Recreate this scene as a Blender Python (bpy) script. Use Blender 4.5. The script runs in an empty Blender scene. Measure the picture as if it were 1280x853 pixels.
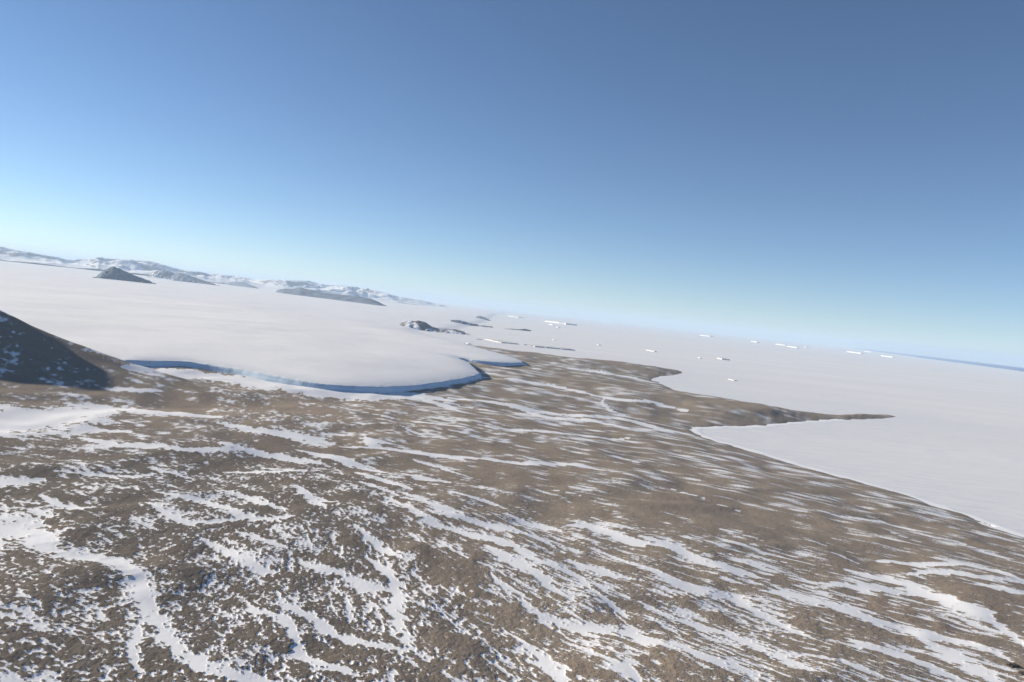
import bpy, math, random
import numpy as np
from mathutils import Vector

# ------------------------------------------------------------------ camera, sky, sun
scene = bpy.context.scene
CAM_Z = 400.0
FOCAL = 995.0 / 1280.0 * 36.0
cam_data = bpy.data.cameras.new("camera")
cam_data.lens = FOCAL
cam_data.sensor_width = 36.0
cam_data.clip_start = 1.0
cam_data.clip_end = 400000.0
cam = bpy.data.objects.new("camera", cam_data)
scene.collection.objects.link(cam)
cam.location = (0, 0, CAM_Z)
ROLL = math.atan(0.107)
PITCH = math.atan((426.5 - 386.5) * math.cos(ROLL) / 995.0)
fw = Vector((0, math.cos(PITCH), -math.sin(PITCH)))
up0 = Vector((0, math.sin(PITCH), math.cos(PITCH)))
rt0 = Vector((1, 0, 0))
rt = rt0 * math.cos(ROLL) + up0 * math.sin(ROLL)
up = up0 * math.cos(ROLL) - rt0 * math.sin(ROLL)
from mathutils import Matrix
cam.rotation_euler = Matrix((rt, up, -fw)).transposed().to_euler()
scene.camera = cam

SUN_EL = math.radians(18.0)
SUN_AZ = math.radians(-73.0)            # measured from +Y towards +X: the sun stands to the left, a little ahead
world = bpy.data.worlds.new("World")
scene.world = world
world.use_nodes = True
wn = world.node_tree
bg = wn.nodes["Background"]
sky = wn.nodes.new("ShaderNodeTexSky")
sky.sky_type = 'NISHITA'
sky.sun_disc = False
sky.sun_elevation = SUN_EL
sky.sun_rotation = SUN_AZ
sky.altitude = 400.0
sky.air_density = 0.66
sky.dust_density = 0.0
sky.ozone_density = 2.8
wn.links.new(sky.outputs[0], bg.inputs[0])
bg.inputs[1].default_value = 0.078

sun_data = bpy.data.lights.new("sun", 'SUN')
sun_data.energy = 4.8
sun_data.angle = math.radians(0.53)
sun_data.color = (1.0, 0.90, 0.74)
sun = bpy.data.objects.new("sun", sun_data)
scene.collection.objects.link(sun)
SUN_DIR = Vector((math.sin(SUN_AZ) * math.cos(SUN_EL), math.cos(SUN_AZ) * math.cos(SUN_EL), math.sin(SUN_EL)))
sun.rotation_euler = SUN_DIR.to_track_quat('Z', 'Y').to_euler()
sun.location = (-3000, 3000, 5000)

scene.view_settings.view_transform = 'Standard'
scene.view_settings.look = 'None'
scene.view_settings.exposure = 0.68
scene.view_settings.gamma = 1.0
scene.cycles.use_denoising = True
scene.cycles.max_bounces = 6
scene.cycles.volume_bounces = 1

# ------------------------------------------------------------------ surveyed plan of the place (metres)
COAST = [(2300.0,-2500.0),(2000.0,0.0),(1700.0,900.0),(1229.0,1831.4),(1212.1,1927.4),(1187.6,2023.4),(1154.5,2118.1),(1124.2,2234.6),(1072.1,2322.8),(1015.8,2418.2),(954.7,2521.7),(909.5,2618.3),(877.5,2686.8),(826.2,2796.6),(784.3,2854.2),(758.2,2925.7),(743.2,3028.7),(746.1,3152.5),(812.2,3242.6),(908.2,3333.9),(1036.3,3426.2),(1112.4,3504.9),(1192.0,3587.4),(1441.7,3877.1),(1708.6,4151.5),(1994.2,4417.9),(2145.2,4551.2),(2375.6,4818.6),(2338.7,4843.8),(2233.5,4796.0),(2095.9,4703.1),(1896.6,4507.4),(1796.3,4427.0),(1690.0,4443.0),(1568.3,4482.6),(1460.5,4574.8),(1396.6,4674.7),(1312.7,4805.8),(1195.5,4824.8),(1071.0,4931.7),(1050.8,5215.5),(1027.5,5594.8),(1033.1,5828.5),(1224.2,6280.7),(1396.2,6658.6),(1555.4,7056.3),(1550.0,7307.4),(1487.3,7365.4),(1392.3,7585.7),(1147.1,7484.7),(916.4,7455.3),(460.4,7397.3),(86.5,7487.5),(-141.8,7528.4),(-473.0,7935.4),(-766.7,8490.5),(-945.8,8945.9),(-2200.0,9800.0),(-5000.0,9000.0),(-9000.0,6500.0),(-14000.0,4500.0),(-14000.0,-2500.0)]
GLAC = [(-90000.0,20000.0),(-20000.0,3500.0),(-6000.0,2900.0),(-3400.0,2800.0),(-2500.0,2680.0),(-1800.0,2600.0),(-1289.8,2561.2),(-1225.8,2563.5),(-1158.6,2646.0),(-1107.7,2717.2),(-1027.7,2724.4),(-906.6,2695.0),(-750.9,2632.2),(-610.1,2604.2),(-535.2,2625.8),(-433.9,2736.9),(-323.4,2976.6),(-265.6,3164.7),(-215.1,3349.4),(-168.8,3545.4),(-125.7,3792.8),(-149.9,3971.8),(-185.5,4179.7),(-224.7,4412.4),(-276.3,4580.8),(-250.5,4615.5),(-170.5,4608.8),(-78.1,4661.1),(16.0,4825.2),(81.4,4997.6),(93.6,5176.9),(57.7,5430.4),(-45.4,5697.3),(-235.7,6067.7),(-518.6,7432.8),(-823.9,9118.1),(-957.7,9512.5),(-1064.9,9420.8),(-1014.7,10865.3),(-699.3,11079.1),(-721.3,12758.0),(-679.9,16162.8),(-593.9,19544.5),(-672.2,26974.1),(-912.1,42516.5),(-385.5,100211.9),(4000.0,150000.0),(-150000.0,150000.0)]
HEADS = [(1257.2821573562833,3966.1205143316656,287.5747196915286,330,0.44751303591754427,25),(2020.33068941005,4495.771165653792,244.98427431906268,190,0.6706525533831355,19),(1277.5690600741193,6721.938086445351,320.7325933259486,300,0.840272014368505,16),(120.18834582852077,7400.008409520573,840.1663117761127,260,-0.4864973096740186,12)]
BARE = [(-358.3,914.8,23.7,54.2),(-357.3,870.1,15.1,33.2),(-324.3,855.3,16.5,35.2),(-335.8,1154.8,21.8,60.4),(-462.8,1633.8,23.9,93.5),(-286.0,1171.5,14.5,40.4),(-354.6,1106.9,11.7,31.4),(-497.5,937.1,21.3,53.1),(-506.2,988.9,24.6,64.0),(-546.8,989.0,13.6,36.2),(-408.9,893.5,7.9,18.1),(-408.1,822.8,18.5,39.7),(-372.8,763.5,8.5,17.0),(369.1,1582.2,49.0,171.1),(440.3,1544.9,48.4,166.2),(519.8,1497.3,47.8,160.8),(305.2,1497.0,30.7,101.8),(755.6,1178.2,22.5,66.4),(713.0,1188.4,19.5,57.2),(560.1,1052.1,16.8,43.2),(537.6,1073.6,14.5,37.6),(598.8,1023.9,11.9,30.5),(625.8,981.0,11.7,29.3),(-45.5,935.8,13.2,28.2),(-15.8,918.9,12.9,27.1),(-5.4,895.9,9.0,18.4),(-20.6,1008.0,12.2,27.9),(-81.6,999.0,10.1,23.1),(-95.4,1027.7,8.3,19.6),(99.1,1348.8,16.3,49.1),(116.9,1418.0,20.0,63.1),(161.6,1431.6,20.3,64.4),(194.9,1402.5,17.1,53.2),(-31.0,763.4,10.8,18.8),(-7.3,761.3,10.7,18.7),(-41.4,790.1,6.4,11.5),(92.7,737.3,10.5,17.7),(386.2,959.9,16.6,38.0),(397.8,938.6,12.3,27.6),(29.9,1398.1,16.9,52.7),(-230.9,1276.9,10.4,30.9),(-178.1,1198.9,12.2,33.7),(-95.4,1027.7,12.4,29.3),(-179.5,1026.6,6.3,15.0),(730.9,1118.6,16.1,45.6),(575.5,1155.1,7.8,21.6),(252.2,978.4,12.2,27.4),(281.1,935.1,9.8,21.3),(232.2,847.9,7.1,13.9),(31.5,871.2,7.0,13.9),(87.9,917.1,7.4,15.4),(178.2,790.2,8.1,14.9),(191.9,757.8,7.9,13.9),(790.2,1175.4,14.2,42.3),(573.0,1292.3,14.2,42.9),(689.0,1312.4,8.9,27.9),(-20.3,1616.2,22.7,82.0),(45.7,1620.2,26.1,93.7),(130.4,1652.9,26.7,97.2),(-98.4,1563.2,12.6,44.4),(-11.1,1928.4,19.4,77.5),(129.5,1986.3,20.0,80.0),(-1157.4,2147.9,49.0,196.2),(-1295.0,2190.3,76.7,306.9),(-1160.7,1908.8,31.4,125.7),(-1114.0,1865.5,21.8,87.4),(-1049.6,2154.0,19.3,77.1),(-994.4,1928.3,17.4,69.8),(-883.8,1945.0,17.2,68.7),(-797.5,1975.9,21.4,85.7),(-858.4,2070.5,22.5,90.1),(-781.4,2089.8,22.4,89.7),(-666.9,2130.2,31.4,125.6),(-580.7,2132.4,31.1,124.4),(-494.5,2135.2,26.4,105.7)]
SKY = [(-0.6446,0.00105),(-0.6186,0.00618),(-0.5774,0.00837),(-0.5629,0.00604),(-0.5446,0.00498),(-0.5371,0.0042),(-0.522,0.0035),(-0.5158,0.00165),(-0.5067,0.00365),(-0.4913,0.00556),(-0.4852,0.00898),(-0.4796,0.0079),(-0.4637,0.00898),(-0.4515,0.00958),(-0.4309,0.01028),(-0.4139,0.00684),(-0.3966,0.00426),(-0.3793,0.00442),(-0.3617,0.00365),(-0.3349,0.00388),(-0.3166,0.00214),(-0.2985,0.00467),(-0.2755,0.00631),(-0.2568,0.00792),(-0.2424,0.00564),(-0.2137,0.00685),(-0.1846,0.00612),(-0.1647,0.00333),(-0.1447,0.00051),(-0.1147,-0.00126),(-0.0847,-0.00205),(-0.0445,-0.00177)]
NCLIFF = (6, 31)
# drifts: (x, y, half width)
DRIFTS = [
 [(-634.6,927.4,84.0),(-581.9,934.0,65.4),(-531.4,921.7,28.14),(-475.3,865.8,15.58),(-437.1,860.9,21.02),(-411.5,862.6,16.9),(-367.2,825.5,15.62),(-335.7,776.6,10.79),(-311.8,741.8,11.25),(-289.9,710.0,12.6),(-243.9,660.6,11.29),(-209.0,640.1,13.36),(-169.7,630.8,13.07),(-134.5,621.0,10.43)],
 [(-313.6,721.4,8.44),(-293.8,665.2,6.8),(-265.6,620.1,5.85)],
 [(-748.8,1087.9,43.65),(-692.9,1104.6,36.84),(-675.5,1131.1,25.6),(-661.6,1156.3,12.8)],
 [(-616.6,1071.6,7.58),(-579.2,1044.9,13.13),(-545.1,1031.6,13.44),(-530.3,1043.5,11.58)],
 [(-476.9,1089.6,12.98),(-430.2,1046.6,13.74),(-385.3,1015.3,8.43)],
 [(-1017.3,1465.1,182.59),(-961.2,1516.7,175.3),(-925.7,1586.3,136.11),(-902.1,1675.0,91.96),(-882.1,1751.4,54.86)],
 [(-962.5,1767.2,62.48),(-905.3,1795.9,55.81),(-791.1,1786.6,53.99),(-665.4,1839.2,57.24)],
 [(-772.5,1454.8,20.83),(-699.8,1428.5,23.89),(-649.7,1439.9,20.78),(-571.9,1454.3,21.22),(-497.5,1517.8,28.3)],
 [(-788.4,1534.8,24.23),(-741.9,1542.0,16.46),(-721.4,1548.5,16.9)],
 [(-666.3,1194.9,10.24),(-618.2,1212.6,10.39),(-567.9,1231.5,10.3),(-552.5,1266.5,8.38)],
 [(-571.5,1308.0,16.88),(-499.9,1280.2,12.42)],
 [(-502.4,1217.0,8.66),(-480.7,1195.3,6.39)],
 [(-1010.2,2007.4,13.62),(-983.9,2024.7,23.95),(-943.6,2049.0,19.84),(-910.7,2092.2,19.85)],
 [(-1096.0,2245.2,24.54),(-1074.4,2272.1,25.99),(-1050.4,2580.2,93.68),(-873.7,2600.4,122.3),(-732.7,2570.9,115.8),(-600.1,2563.7,103.05),(-476.5,2599.2,101.46),(-382.1,2672.9,62.4),(-317.9,2811.8,98.08),(-204.7,2828.2,95.96)],
 [(-329.5,2769.3,49.48),(-219.7,2682.1,38.29),(-127.2,2518.6,18.85)],
 [(-621.2,1770.0,45.97),(-546.5,1735.3,36.27),(-466.1,1744.9,47.24),(-400.7,1718.3,41.52),(-369.1,1710.6,35.0)],
 [(-336.3,1704.2,18.97),(-237.6,1740.3,19.88),(-148.4,1736.0,19.52),(-77.1,1729.0,19.12)],
 [(-113.5,1742.2,19.8),(54.0,1768.6,20.25),(183.9,1857.3,17.5),(241.2,1810.7,14.7)],
 [(-405.6,1607.0,27.84),(-324.2,1573.6,30.19),(-267.2,1528.7,21.66),(-215.7,1500.1,17.2)],
 [(-262.9,1468.5,13.98),(-202.5,1420.6,13.23),(-145.0,1369.6,12.47)],
 [(-537.9,1543.3,41.57),(-470.2,1529.1,20.42),(-372.3,1513.2,20.76),(-334.2,1515.0,21.65)],
 [(-468.5,1354.7,12.22),(-396.2,1380.6,11.94),(-325.7,1449.4,11.6)],
 [(-419.0,1417.0,18.98),(-373.0,1417.8,19.0)],
 [(-324.3,1293.4,7.8),(-293.4,1241.2,16.58),(-270.4,1200.2,16.52),(-250.9,1170.3,9.58)],
 [(-270.4,1200.2,18.21),(-245.3,1213.9,18.42)],
 [(-418.9,1219.9,10.23),(-365.3,1190.0,14.94),(-330.8,1157.5,18.25),(-300.5,1134.9,13.79)],
 [(-241.3,1389.3,11.08),(-205.0,1352.5,11.42),(-170.2,1323.8,11.87)],
 [(-171.7,1282.1,8.74),(-118.8,1215.2,11.11)],
 [(-178.7,1509.4,18.78),(-130.1,1488.5,26.13),(-91.7,1484.1,27.35)],
 [(-178.6,1653.2,14.42),(-128.6,1625.7,12.55),(-78.6,1576.6,10.82)],
 [(-154.0,1333.3,18.0),(-100.4,1277.4,18.53),(-52.1,1240.2,19.44)],
 [(-265.2,2053.3,10.9),(-187.1,1954.6,13.91)],
 [(-314.6,1828.1,11.13),(-288.7,1777.7,31.93),(-256.7,1792.8,20.2)],
 [(-430.4,2246.4,20.55),(-307.7,2193.0,20.46)],
 [(-236.9,2162.1,18.24),(-105.8,2180.0,18.43)],
 [(-484.8,1144.4,15.88),(-438.2,1139.5,14.93),(-405.6,1127.4,17.2),(-369.0,1099.5,14.85),(-332.2,1073.9,15.36),(-304.9,1074.5,15.23),(-279.1,1100.2,14.06)],
 [(-443.6,1052.7,8.62),(-405.2,1025.7,8.75),(-373.4,1033.0,8.99),(-340.3,1065.6,10.42)],
 [(-368.0,985.4,5.48),(-328.8,953.6,8.76),(-290.2,921.3,13.36),(-263.9,898.9,17.45),(-241.9,893.2,14.03)],
 [(-223.4,841.1,4.76),(-204.8,806.8,6.7),(-184.0,791.5,12.13),(-165.0,780.6,11.31),(-144.8,752.5,9.23),(-118.6,730.5,10.04)],
 [(-243.1,804.8,2.63),(-229.2,780.4,6.75),(-203.8,776.1,8.58),(-177.1,746.1,7.68),(-164.8,707.4,6.8),(-148.5,686.8,7.98),(-125.5,678.9,8.31),(-107.1,674.8,8.44)],
 [(-226.7,941.5,7.71),(-206.1,925.2,13.94),(-176.3,919.3,13.96),(-153.9,902.1,11.49)],
 [(-241.0,1028.6,7.97),(-224.4,988.8,5.47)],
 [(-325.0,1012.7,7.44),(-280.2,988.9,9.77),(-250.6,974.0,9.74)],
 [(-194.8,917.8,13.1),(-167.6,913.9,11.04),(-145.3,891.5,13.84),(-122.9,883.8,16.54),(-104.2,880.2,19.34)],
 [(-179.0,1089.3,5.71),(-160.0,1046.6,12.64),(-131.7,1004.9,11.57),(-100.8,974.6,8.43)],
 [(-151.1,976.3,7.58),(-127.8,950.9,9.95),(-108.4,919.8,9.15),(-95.5,870.4,11.72),(-90.2,828.4,10.95),(-83.2,786.8,9.38),(-64.6,738.0,8.63),(-45.1,712.2,6.57)],
 [(-106.0,811.5,6.86),(-95.4,772.5,6.53)],
 [(-150.2,850.4,5.4),(-136.2,807.9,5.77),(-132.2,781.0,4.73)],
 [(-161.3,781.8,6.11),(-139.2,748.5,8.75),(-112.5,737.9,8.32),(-89.4,735.8,10.27),(-73.6,731.6,9.91)],
 [(-134.2,671.7,7.42),(-113.7,672.9,5.72),(-98.5,666.4,6.42)],
 [(-181.5,1293.7,8.42),(-119.4,1209.9,10.76),(-86.7,1169.3,16.35),(-27.3,1132.4,17.82),(30.8,1098.7,17.47)],
 [(-149.8,1294.5,15.56),(-110.8,1288.2,15.47),(-61.9,1220.0,17.82),(-19.0,1208.2,17.73),(30.6,1186.5,12.77)],
 [(-8.3,1092.6,6.96),(9.1,1066.3,12.85),(31.0,1026.4,13.86)],
 [(-79.2,1095.6,3.93),(-48.0,1041.3,4.8),(-26.8,1008.7,3.88)],
 [(5.7,958.8,6.03),(31.3,925.7,7.77)],
 [(-80.0,1395.9,15.85),(-25.8,1365.6,15.48),(9.5,1344.4,12.62)],
 [(-57.1,837.7,9.11),(-42.5,838.1,6.84)],
 [(-55.5,800.2,5.29),(-33.2,770.5,3.82)],
 [(-31.8,696.2,3.83),(-17.3,684.6,5.42),(-2.9,679.4,5.76)],
 [(-40.1,904.2,5.02),(-9.0,876.6,4.87)],
 [(-15.9,1137.8,15.51),(26.2,1120.3,14.91),(58.1,1058.8,13.53),(73.7,1041.0,11.49),(113.9,1008.2,6.73),(124.7,958.4,5.11),(145.4,925.0,9.21),(162.8,881.1,9.68)],
 [(-7.1,1089.3,9.01),(28.9,1032.3,20.11),(59.7,992.6,17.57),(79.6,941.2,7.11),(104.1,907.3,5.93)],
 [(3.5,964.0,4.46),(16.0,933.8,5.52),(40.7,910.3,6.79),(49.5,877.6,9.41),(75.2,848.6,18.92),(104.9,838.5,20.73),(153.1,843.5,23.53),(178.2,813.8,17.6),(196.4,799.7,14.23)],
 [(23.3,811.4,2.84),(42.3,782.7,4.1),(60.6,754.3,11.37),(74.7,727.0,10.71),(80.7,704.3,7.05),(84.7,679.5,5.7)],
 [(121.7,758.2,12.14),(137.9,745.4,13.39),(147.5,723.1,9.59),(150.8,697.5,7.18)],
 [(101.4,1073.9,6.85),(131.6,1055.2,16.65),(155.6,1038.2,20.27),(183.8,1027.0,13.77)],
 [(113.6,1271.4,8.91),(153.2,1292.0,21.76),(186.2,1269.0,21.56),(218.5,1224.3,18.79),(279.1,1213.7,19.76)],
 [(19.7,1294.3,13.07),(62.6,1259.9,18.54),(103.1,1246.2,19.71)],
 [(164.8,1147.9,7.92),(194.2,1107.1,11.79),(248.4,1059.9,13.64)],
 [(181.6,902.2,6.09),(208.4,859.7,7.75)],
 [(169.1,1359.4,9.56),(229.2,1296.0,9.18)],
 [(-19.2,1212.8,18.39),(30.5,1200.2,15.17),(67.9,1173.6,9.93),(105.2,1116.8,8.19)],
 [(106.9,1545.6,10.84),(161.9,1523.4,14.34)],
 [(147.7,897.7,7.23),(159.3,856.7,8.28)],
 [(145.6,789.7,9.69),(165.9,775.2,7.61)],
 [(236.1,1255.8,20.04),(271.0,1236.2,21.7),(312.4,1175.2,24.08),(348.6,1148.6,22.35),(400.5,1127.1,13.36)],
 [(211.2,1099.8,12.56),(253.0,1045.4,19.31),(283.7,1026.1,21.44),(323.4,1017.4,19.46),(343.6,965.6,14.65),(364.8,927.1,10.53),(394.9,890.5,10.6)],
 [(370.2,1067.0,17.75),(416.0,1072.5,28.47),(457.7,1039.5,26.81)],
 [(186.2,942.7,9.05),(208.9,909.4,12.22),(238.3,890.5,15.99),(277.4,876.1,15.06),(306.3,834.1,14.45),(322.0,805.8,17.78),(333.0,790.6,16.13)],
 [(169.5,838.1,13.58),(179.4,820.3,12.38),(213.1,801.0,14.55),(239.4,775.4,12.22),(271.9,763.8,12.29)],
 [(321.3,832.8,5.16),(355.5,839.5,6.89),(374.7,833.5,9.99)],
 [(196.9,869.4,8.27),(213.0,848.1,8.07)],
 [(459.5,1631.4,13.22),(497.7,1613.2,13.19)],
 [(379.3,1714.7,13.01),(438.5,1668.8,12.78)],
 [(400.1,1391.0,9.98),(470.1,1364.7,9.83)],
 [(467.0,1272.6,11.46),(539.6,1242.4,11.24)],
 [(562.2,1429.0,14.05),(592.8,1402.8,13.82)],
 [(371.0,1231.3,7.3),(466.7,1237.9,7.38)],
 [(227.5,1007.0,13.58),(253.3,1002.1,13.52)],
 [(663.2,1349.8,15.75),(701.0,1359.1,18.01),(740.9,1355.5,15.35),(830.1,1394.9,12.16),(885.7,1375.9,15.66),(909.6,1330.5,20.14)],
 [(666.7,1259.7,5.33),(724.5,1303.2,14.29),(772.4,1317.1,21.13),(835.8,1321.3,17.17),(899.8,1325.9,17.34)],
 [(758.3,1257.1,10.76),(818.8,1256.7,23.2),(859.7,1244.3,30.86)],
 [(566.9,1246.7,17.17),(613.7,1223.7,22.52),(644.7,1210.5,24.61),(644.3,1173.6,22.45),(661.8,1139.4,31.46),(683.4,1106.1,33.1),(691.7,1072.9,18.39),(690.3,1035.6,10.93),(680.6,987.6,7.38)],
 [(507.1,1161.9,19.6),(537.6,1149.7,16.86),(568.8,1166.5,15.17),(608.4,1169.0,24.25),(638.1,1156.9,25.51)],
 [(636.3,1078.4,8.6),(654.2,1055.8,10.63),(676.6,1030.5,10.46)],
 [(460.0,1058.5,28.1),(482.8,1043.2,33.76),(500.0,1015.1,32.53),(524.5,996.7,26.25),(555.5,981.6,25.9),(586.4,964.7,18.28),(614.4,945.5,10.29),(621.6,918.4,8.14)],
 [(535.2,961.8,15.49),(544.5,924.4,22.25),(554.2,883.8,20.82),(560.6,849.7,17.39),(565.7,823.2,16.85)],
 [(427.7,929.4,8.52),(445.4,905.0,12.15),(478.7,902.5,18.44),(494.7,879.5,16.18),(507.7,856.9,21.39),(523.5,838.4,21.58)],
 [(423.9,857.0,5.27),(457.1,849.2,5.23)],
 [(376.6,838.1,10.17),(398.6,823.4,9.99),(417.1,810.1,6.14)],
 [(723.5,1697.8,12.79),(838.8,1721.1,15.96),(916.1,1666.9,13.54)],
 [(799.7,1584.8,13.39),(831.9,1543.1,13.06)],
 [(936.4,1596.6,13.03),(980.4,1497.3,12.21)],
 [(584.4,1353.4,11.07),(609.9,1310.0,16.09)],
 [(570.0,1118.6,9.09),(600.8,1089.1,8.87)],
 [(-208.8,2876.4,45.49),(-41.1,2963.8,38.28),(67.3,2923.0,51.32),(241.9,2947.3,35.95),(397.8,3044.2,34.43),(509.8,3065.0,39.67),(584.3,2959.1,51.07),(684.8,2934.4,60.66)],
 [(66.7,2872.9,28.04),(167.1,2764.0,48.62),(303.1,2861.6,50.86),(427.5,2750.3,35.13)],
 [(-47.9,2238.7,18.37),(85.8,2291.4,18.23),(271.7,2397.9,17.84),(410.9,2509.8,14.74)],
 [(-0.1,3931.8,58.06),(220.2,3943.2,51.48),(393.6,3735.9,27.37),(489.5,3647.5,38.41),(580.2,3658.8,29.5),(684.9,3773.5,40.17),(833.4,3623.9,29.97)],
 [(454.2,3664.0,4.68),(417.5,3457.6,5.32),(446.0,3284.8,14.46),(495.1,3227.5,24.33)],
 [(-198.8,2758.7,50.52),(-64.8,2708.8,34.07)],
 [(427.6,5428.0,154.02),(662.8,5552.2,178.13),(858.3,5535.0,156.69)],
 [(20.2,3884.5,52.44),(204.8,3959.4,51.2)],
 [(288.6,2059.9,18.94),(355.7,2006.1,14.82)],
 [(258.2,1813.7,15.42),(320.2,1784.1,15.25)],
 [(-260.3,4408.4,12.12),(-178.8,4057.5,11.34),(-123.4,3742.1,4.03),(-187.9,3452.8,8.9)],
 [(114.6,4851.1,59.89),(267.3,4952.8,60.73)]]
HILLS = [
 {'n': 'a', 'A': [-8854.0, 16797.0], 'B': [-7913.0, 17297.0], 'prof': [[-0.0012, 164.7], [0.1164, 297.9], [0.2796, 403.6], [0.4269, 353.9], [0.6214, 274.9], [0.817, 212.2], [0.9993, 155.7]]},
 {'n': 'b', 'A': [-13927.0, 30141.0], 'B': [-12899.0, 30300.0], 'prof': [[-0.0024, 187.1], [0.2033, 378.3], [0.4467, 452.5], [0.7544, 427.7], [0.9575, 329.5]]},
 {'n': 'c', 'A': [-12130.0, 27834.0], 'B': [-10097.0, 26853.0], 'prof': [[0.0285, 286.7], [0.1944, 427.2], [0.4029, 380.1], [0.6791, 264.0], [0.9824, 156.2]]},
 {'n': 'd', 'A': [-12295.0, 33851.0], 'B': [-10160.0, 31494.0], 'prof': [[-0.0024, 211.1], [0.2783, 320.0], [0.506, 320.1], [0.7806, 231.5], [0.9989, 138.7]]},
 {'n': 'e', 'A': [-7742.0, 25682.0], 'B': [-3443.0, 22474.0], 'prof': [[0.0, 193.3], [0.0749, 273.2], [0.1498, 301.3], [0.2296, 368.9], [0.3325, 320.2], [0.4392, 287.5], [0.576, 281.0], [0.7396, 299.3], [0.8357, 257.1], [0.9188, 154.1], [1.0, 53.5]]},
 {'n': 'f', 'A': [-1489.0, 10458.0], 'B': [-632.0, 10710.0], 'prof': [[-0.0006, 60.7], [0.1376, 99.2], [0.279, 117.0], [0.3767, 104.3], [0.4918, 50.1], [0.6752, 44.4], [0.8466, 48.3], [0.9851, 27.6]]},
 {'n': 'g', 'A': [-1221.0, 15127.0], 'B': [-387.0, 15569.0], 'prof': [[-0.0018, 70.0], [0.2268, 81.4], [0.4641, 46.9], [0.6847, 25.9], [0.9806, 18.2]]},
 {'n': 'h', 'A': [-1107.0, 22959.0], 'B': [-601.0, 22603.0], 'prof': [[-0.0025, 83.4], [0.229, 108.1], [0.5658, 69.9], [0.9545, -10.5]]},
 {'n': 'i', 'A': [-180.0, 15548.0], 'B': [377.0, 15963.0], 'prof': [[-0.003, 3.0], [0.277, 12.1], [0.5617, 18.1], [0.7319, 36.1], [0.9693, 18.8]]},
 {'n': 'j', 'A': [-28283.0, 45255.0], 'B': [-27505.0, 45329.0], 'prof': [[-0.0045, 205.6], [0.2659, 274.9], [0.6052, 213.4], [0.9449, 151.9]]}]
BERGS = [(0, [1228, 32792], [2725, 35029], 60.2, 0.65), (1, [1167, 27285], [1374, 27020], 22.9, 0.8), (2, [1244, 23409], [1365, 23457], 17.8, 0.5), (3, [140, 8914], [751, 9495], 11.7, 0.2), (4, [-324, 9255], [79, 9497], 10.3, 0.5), (5, [-423, 9348], [-350, 9426], 5.6, 0.3), (6, [-387, 41564], [483, 40501], 31.2, 0.7), (7, [-469, 8132], [-419, 8122], 8.2, 0.6), (8, [1267, 11895], [1329, 11908], 11.1, 0.5), (9, [1956, 11694], [2158, 11767], 10.1, 0.8), (10, [11522, 49669], [12746, 50547], 47.9, 0.75), (11, [13094, 43973], [13907, 44879], 43.1, 0.7), (12, [14546, 44475], [14643, 42283], 38.6, 0.9), (13, [13013, 38119], [13836, 38264], 37.6, 0.85), (14, [18330, 44064], [19297, 43533], 44.3, 0.9), (15, [2578, 11005], [2636, 11016], 9.6, 0.6), (16, [2946, 11403], [3159, 11506], 17.0, 0.4), (17, [1848, 6710], [1939, 6742], 5.3, 0.6), (18, [16373, 44804], [16665, 44980], 36.3, 0.6), (19, [19395, 42212], [19675, 40756], 38.7, 0.9), (20, [602, 12078], [665, 12127], 8.2, 0.6), (21, [28676, 65343], [29590, 65322], 45.3, 0.9)]
LEAD_NEAR = [(27414, 35844), (26257, 40810), (31396, 59028), (39475, 85649), (48000, 112000)]
LEAD_FAR = [(49559, 64856), (49358, 76787), (58000, 109000), (59000, 128000)]

# ------------------------------------------------------------------ helpers
def hash01(ix, iy, seed):
    h = (ix.astype(np.int64) * 374761393 + iy.astype(np.int64) * 668265263 + seed * 974634777) & 0xFFFFFFFF
    h = ((h ^ (h >> 13)) * 1274126177) & 0xFFFFFFFF
    h = (h ^ (h >> 16)) & 0xFFFF
    return h

ANG = np.arange(65536) * (2 * np.pi / 65536)
GX = np.cos(ANG).astype(np.float32)
GY = np.sin(ANG).astype(np.float32)

def perlin(x, y, seed=0):
    x = np.asarray(x, float); y = np.asarray(y, float)
    x0 = np.floor(x); y0 = np.floor(y)
    fx = (x - x0).astype(np.float32); fy = (y - y0).astype(np.float32)
    ix = x0.astype(np.int64); iy = y0.astype(np.int64)
    def g(dx, dy):
        h = hash01(ix + dx, iy + dy, seed)
        return GX[h] * (fx - dx) + GY[h] * (fy - dy)
    u = fx * fx * fx * (fx * (fx * 6 - 15) + 10); v = fy * fy * fy * (fy * (fy * 6 - 15) + 10)
    a = g(0, 0); b = g(1, 0); c = g(0, 1); d = g(1, 1)
    return ((a + (b - a) * u) * (1 - v) + (c + (d - c) * u) * v) * 1.6

def ss(x, a, b):
    t = np.clip((x - a) / (b - a), 0, 1)
    return t * t * (3 - 2 * t)

def seg_dist(X, Y, A, B):
    dx = B[0] - A[0]; dy = B[1] - A[1]
    t = np.clip(((X - A[0]) * dx + (Y - A[1]) * dy) / max(dx * dx + dy * dy, 1e-9), 0, 1)
    return np.hypot(X - A[0] - t * dx, Y - A[1] - t * dy), t

def sdf(X, Y, poly, soft=False):
    Q = np.zeros(X.shape); D = np.full(X.shape, 1e18); ins = np.zeros(X.shape, bool)
    n = len(poly)
    for i in range(n):
        A = poly[i]; B = poly[(i + 1) % n]
        sd_ = seg_dist(X, Y, A, B)[0]
        D = np.minimum(D, sd_)
        if soft: Q += (sd_ / 1000.0 + 1e-3) ** -5.0 * min(math.hypot(B[0] - A[0], B[1] - A[1]), 400.0) / 100.0
        if A[1] != B[1]:
            ins ^= ((A[1] > Y) != (B[1] > Y)) & (X < (B[0] - A[0]) * (Y - A[1]) / (B[1] - A[1]) + A[0])
    if soft: return np.where(ins, D, -D), np.where(ins, 1000.0 * Q ** -0.2, 0.0)
    return np.where(ins, D, -D)

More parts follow.
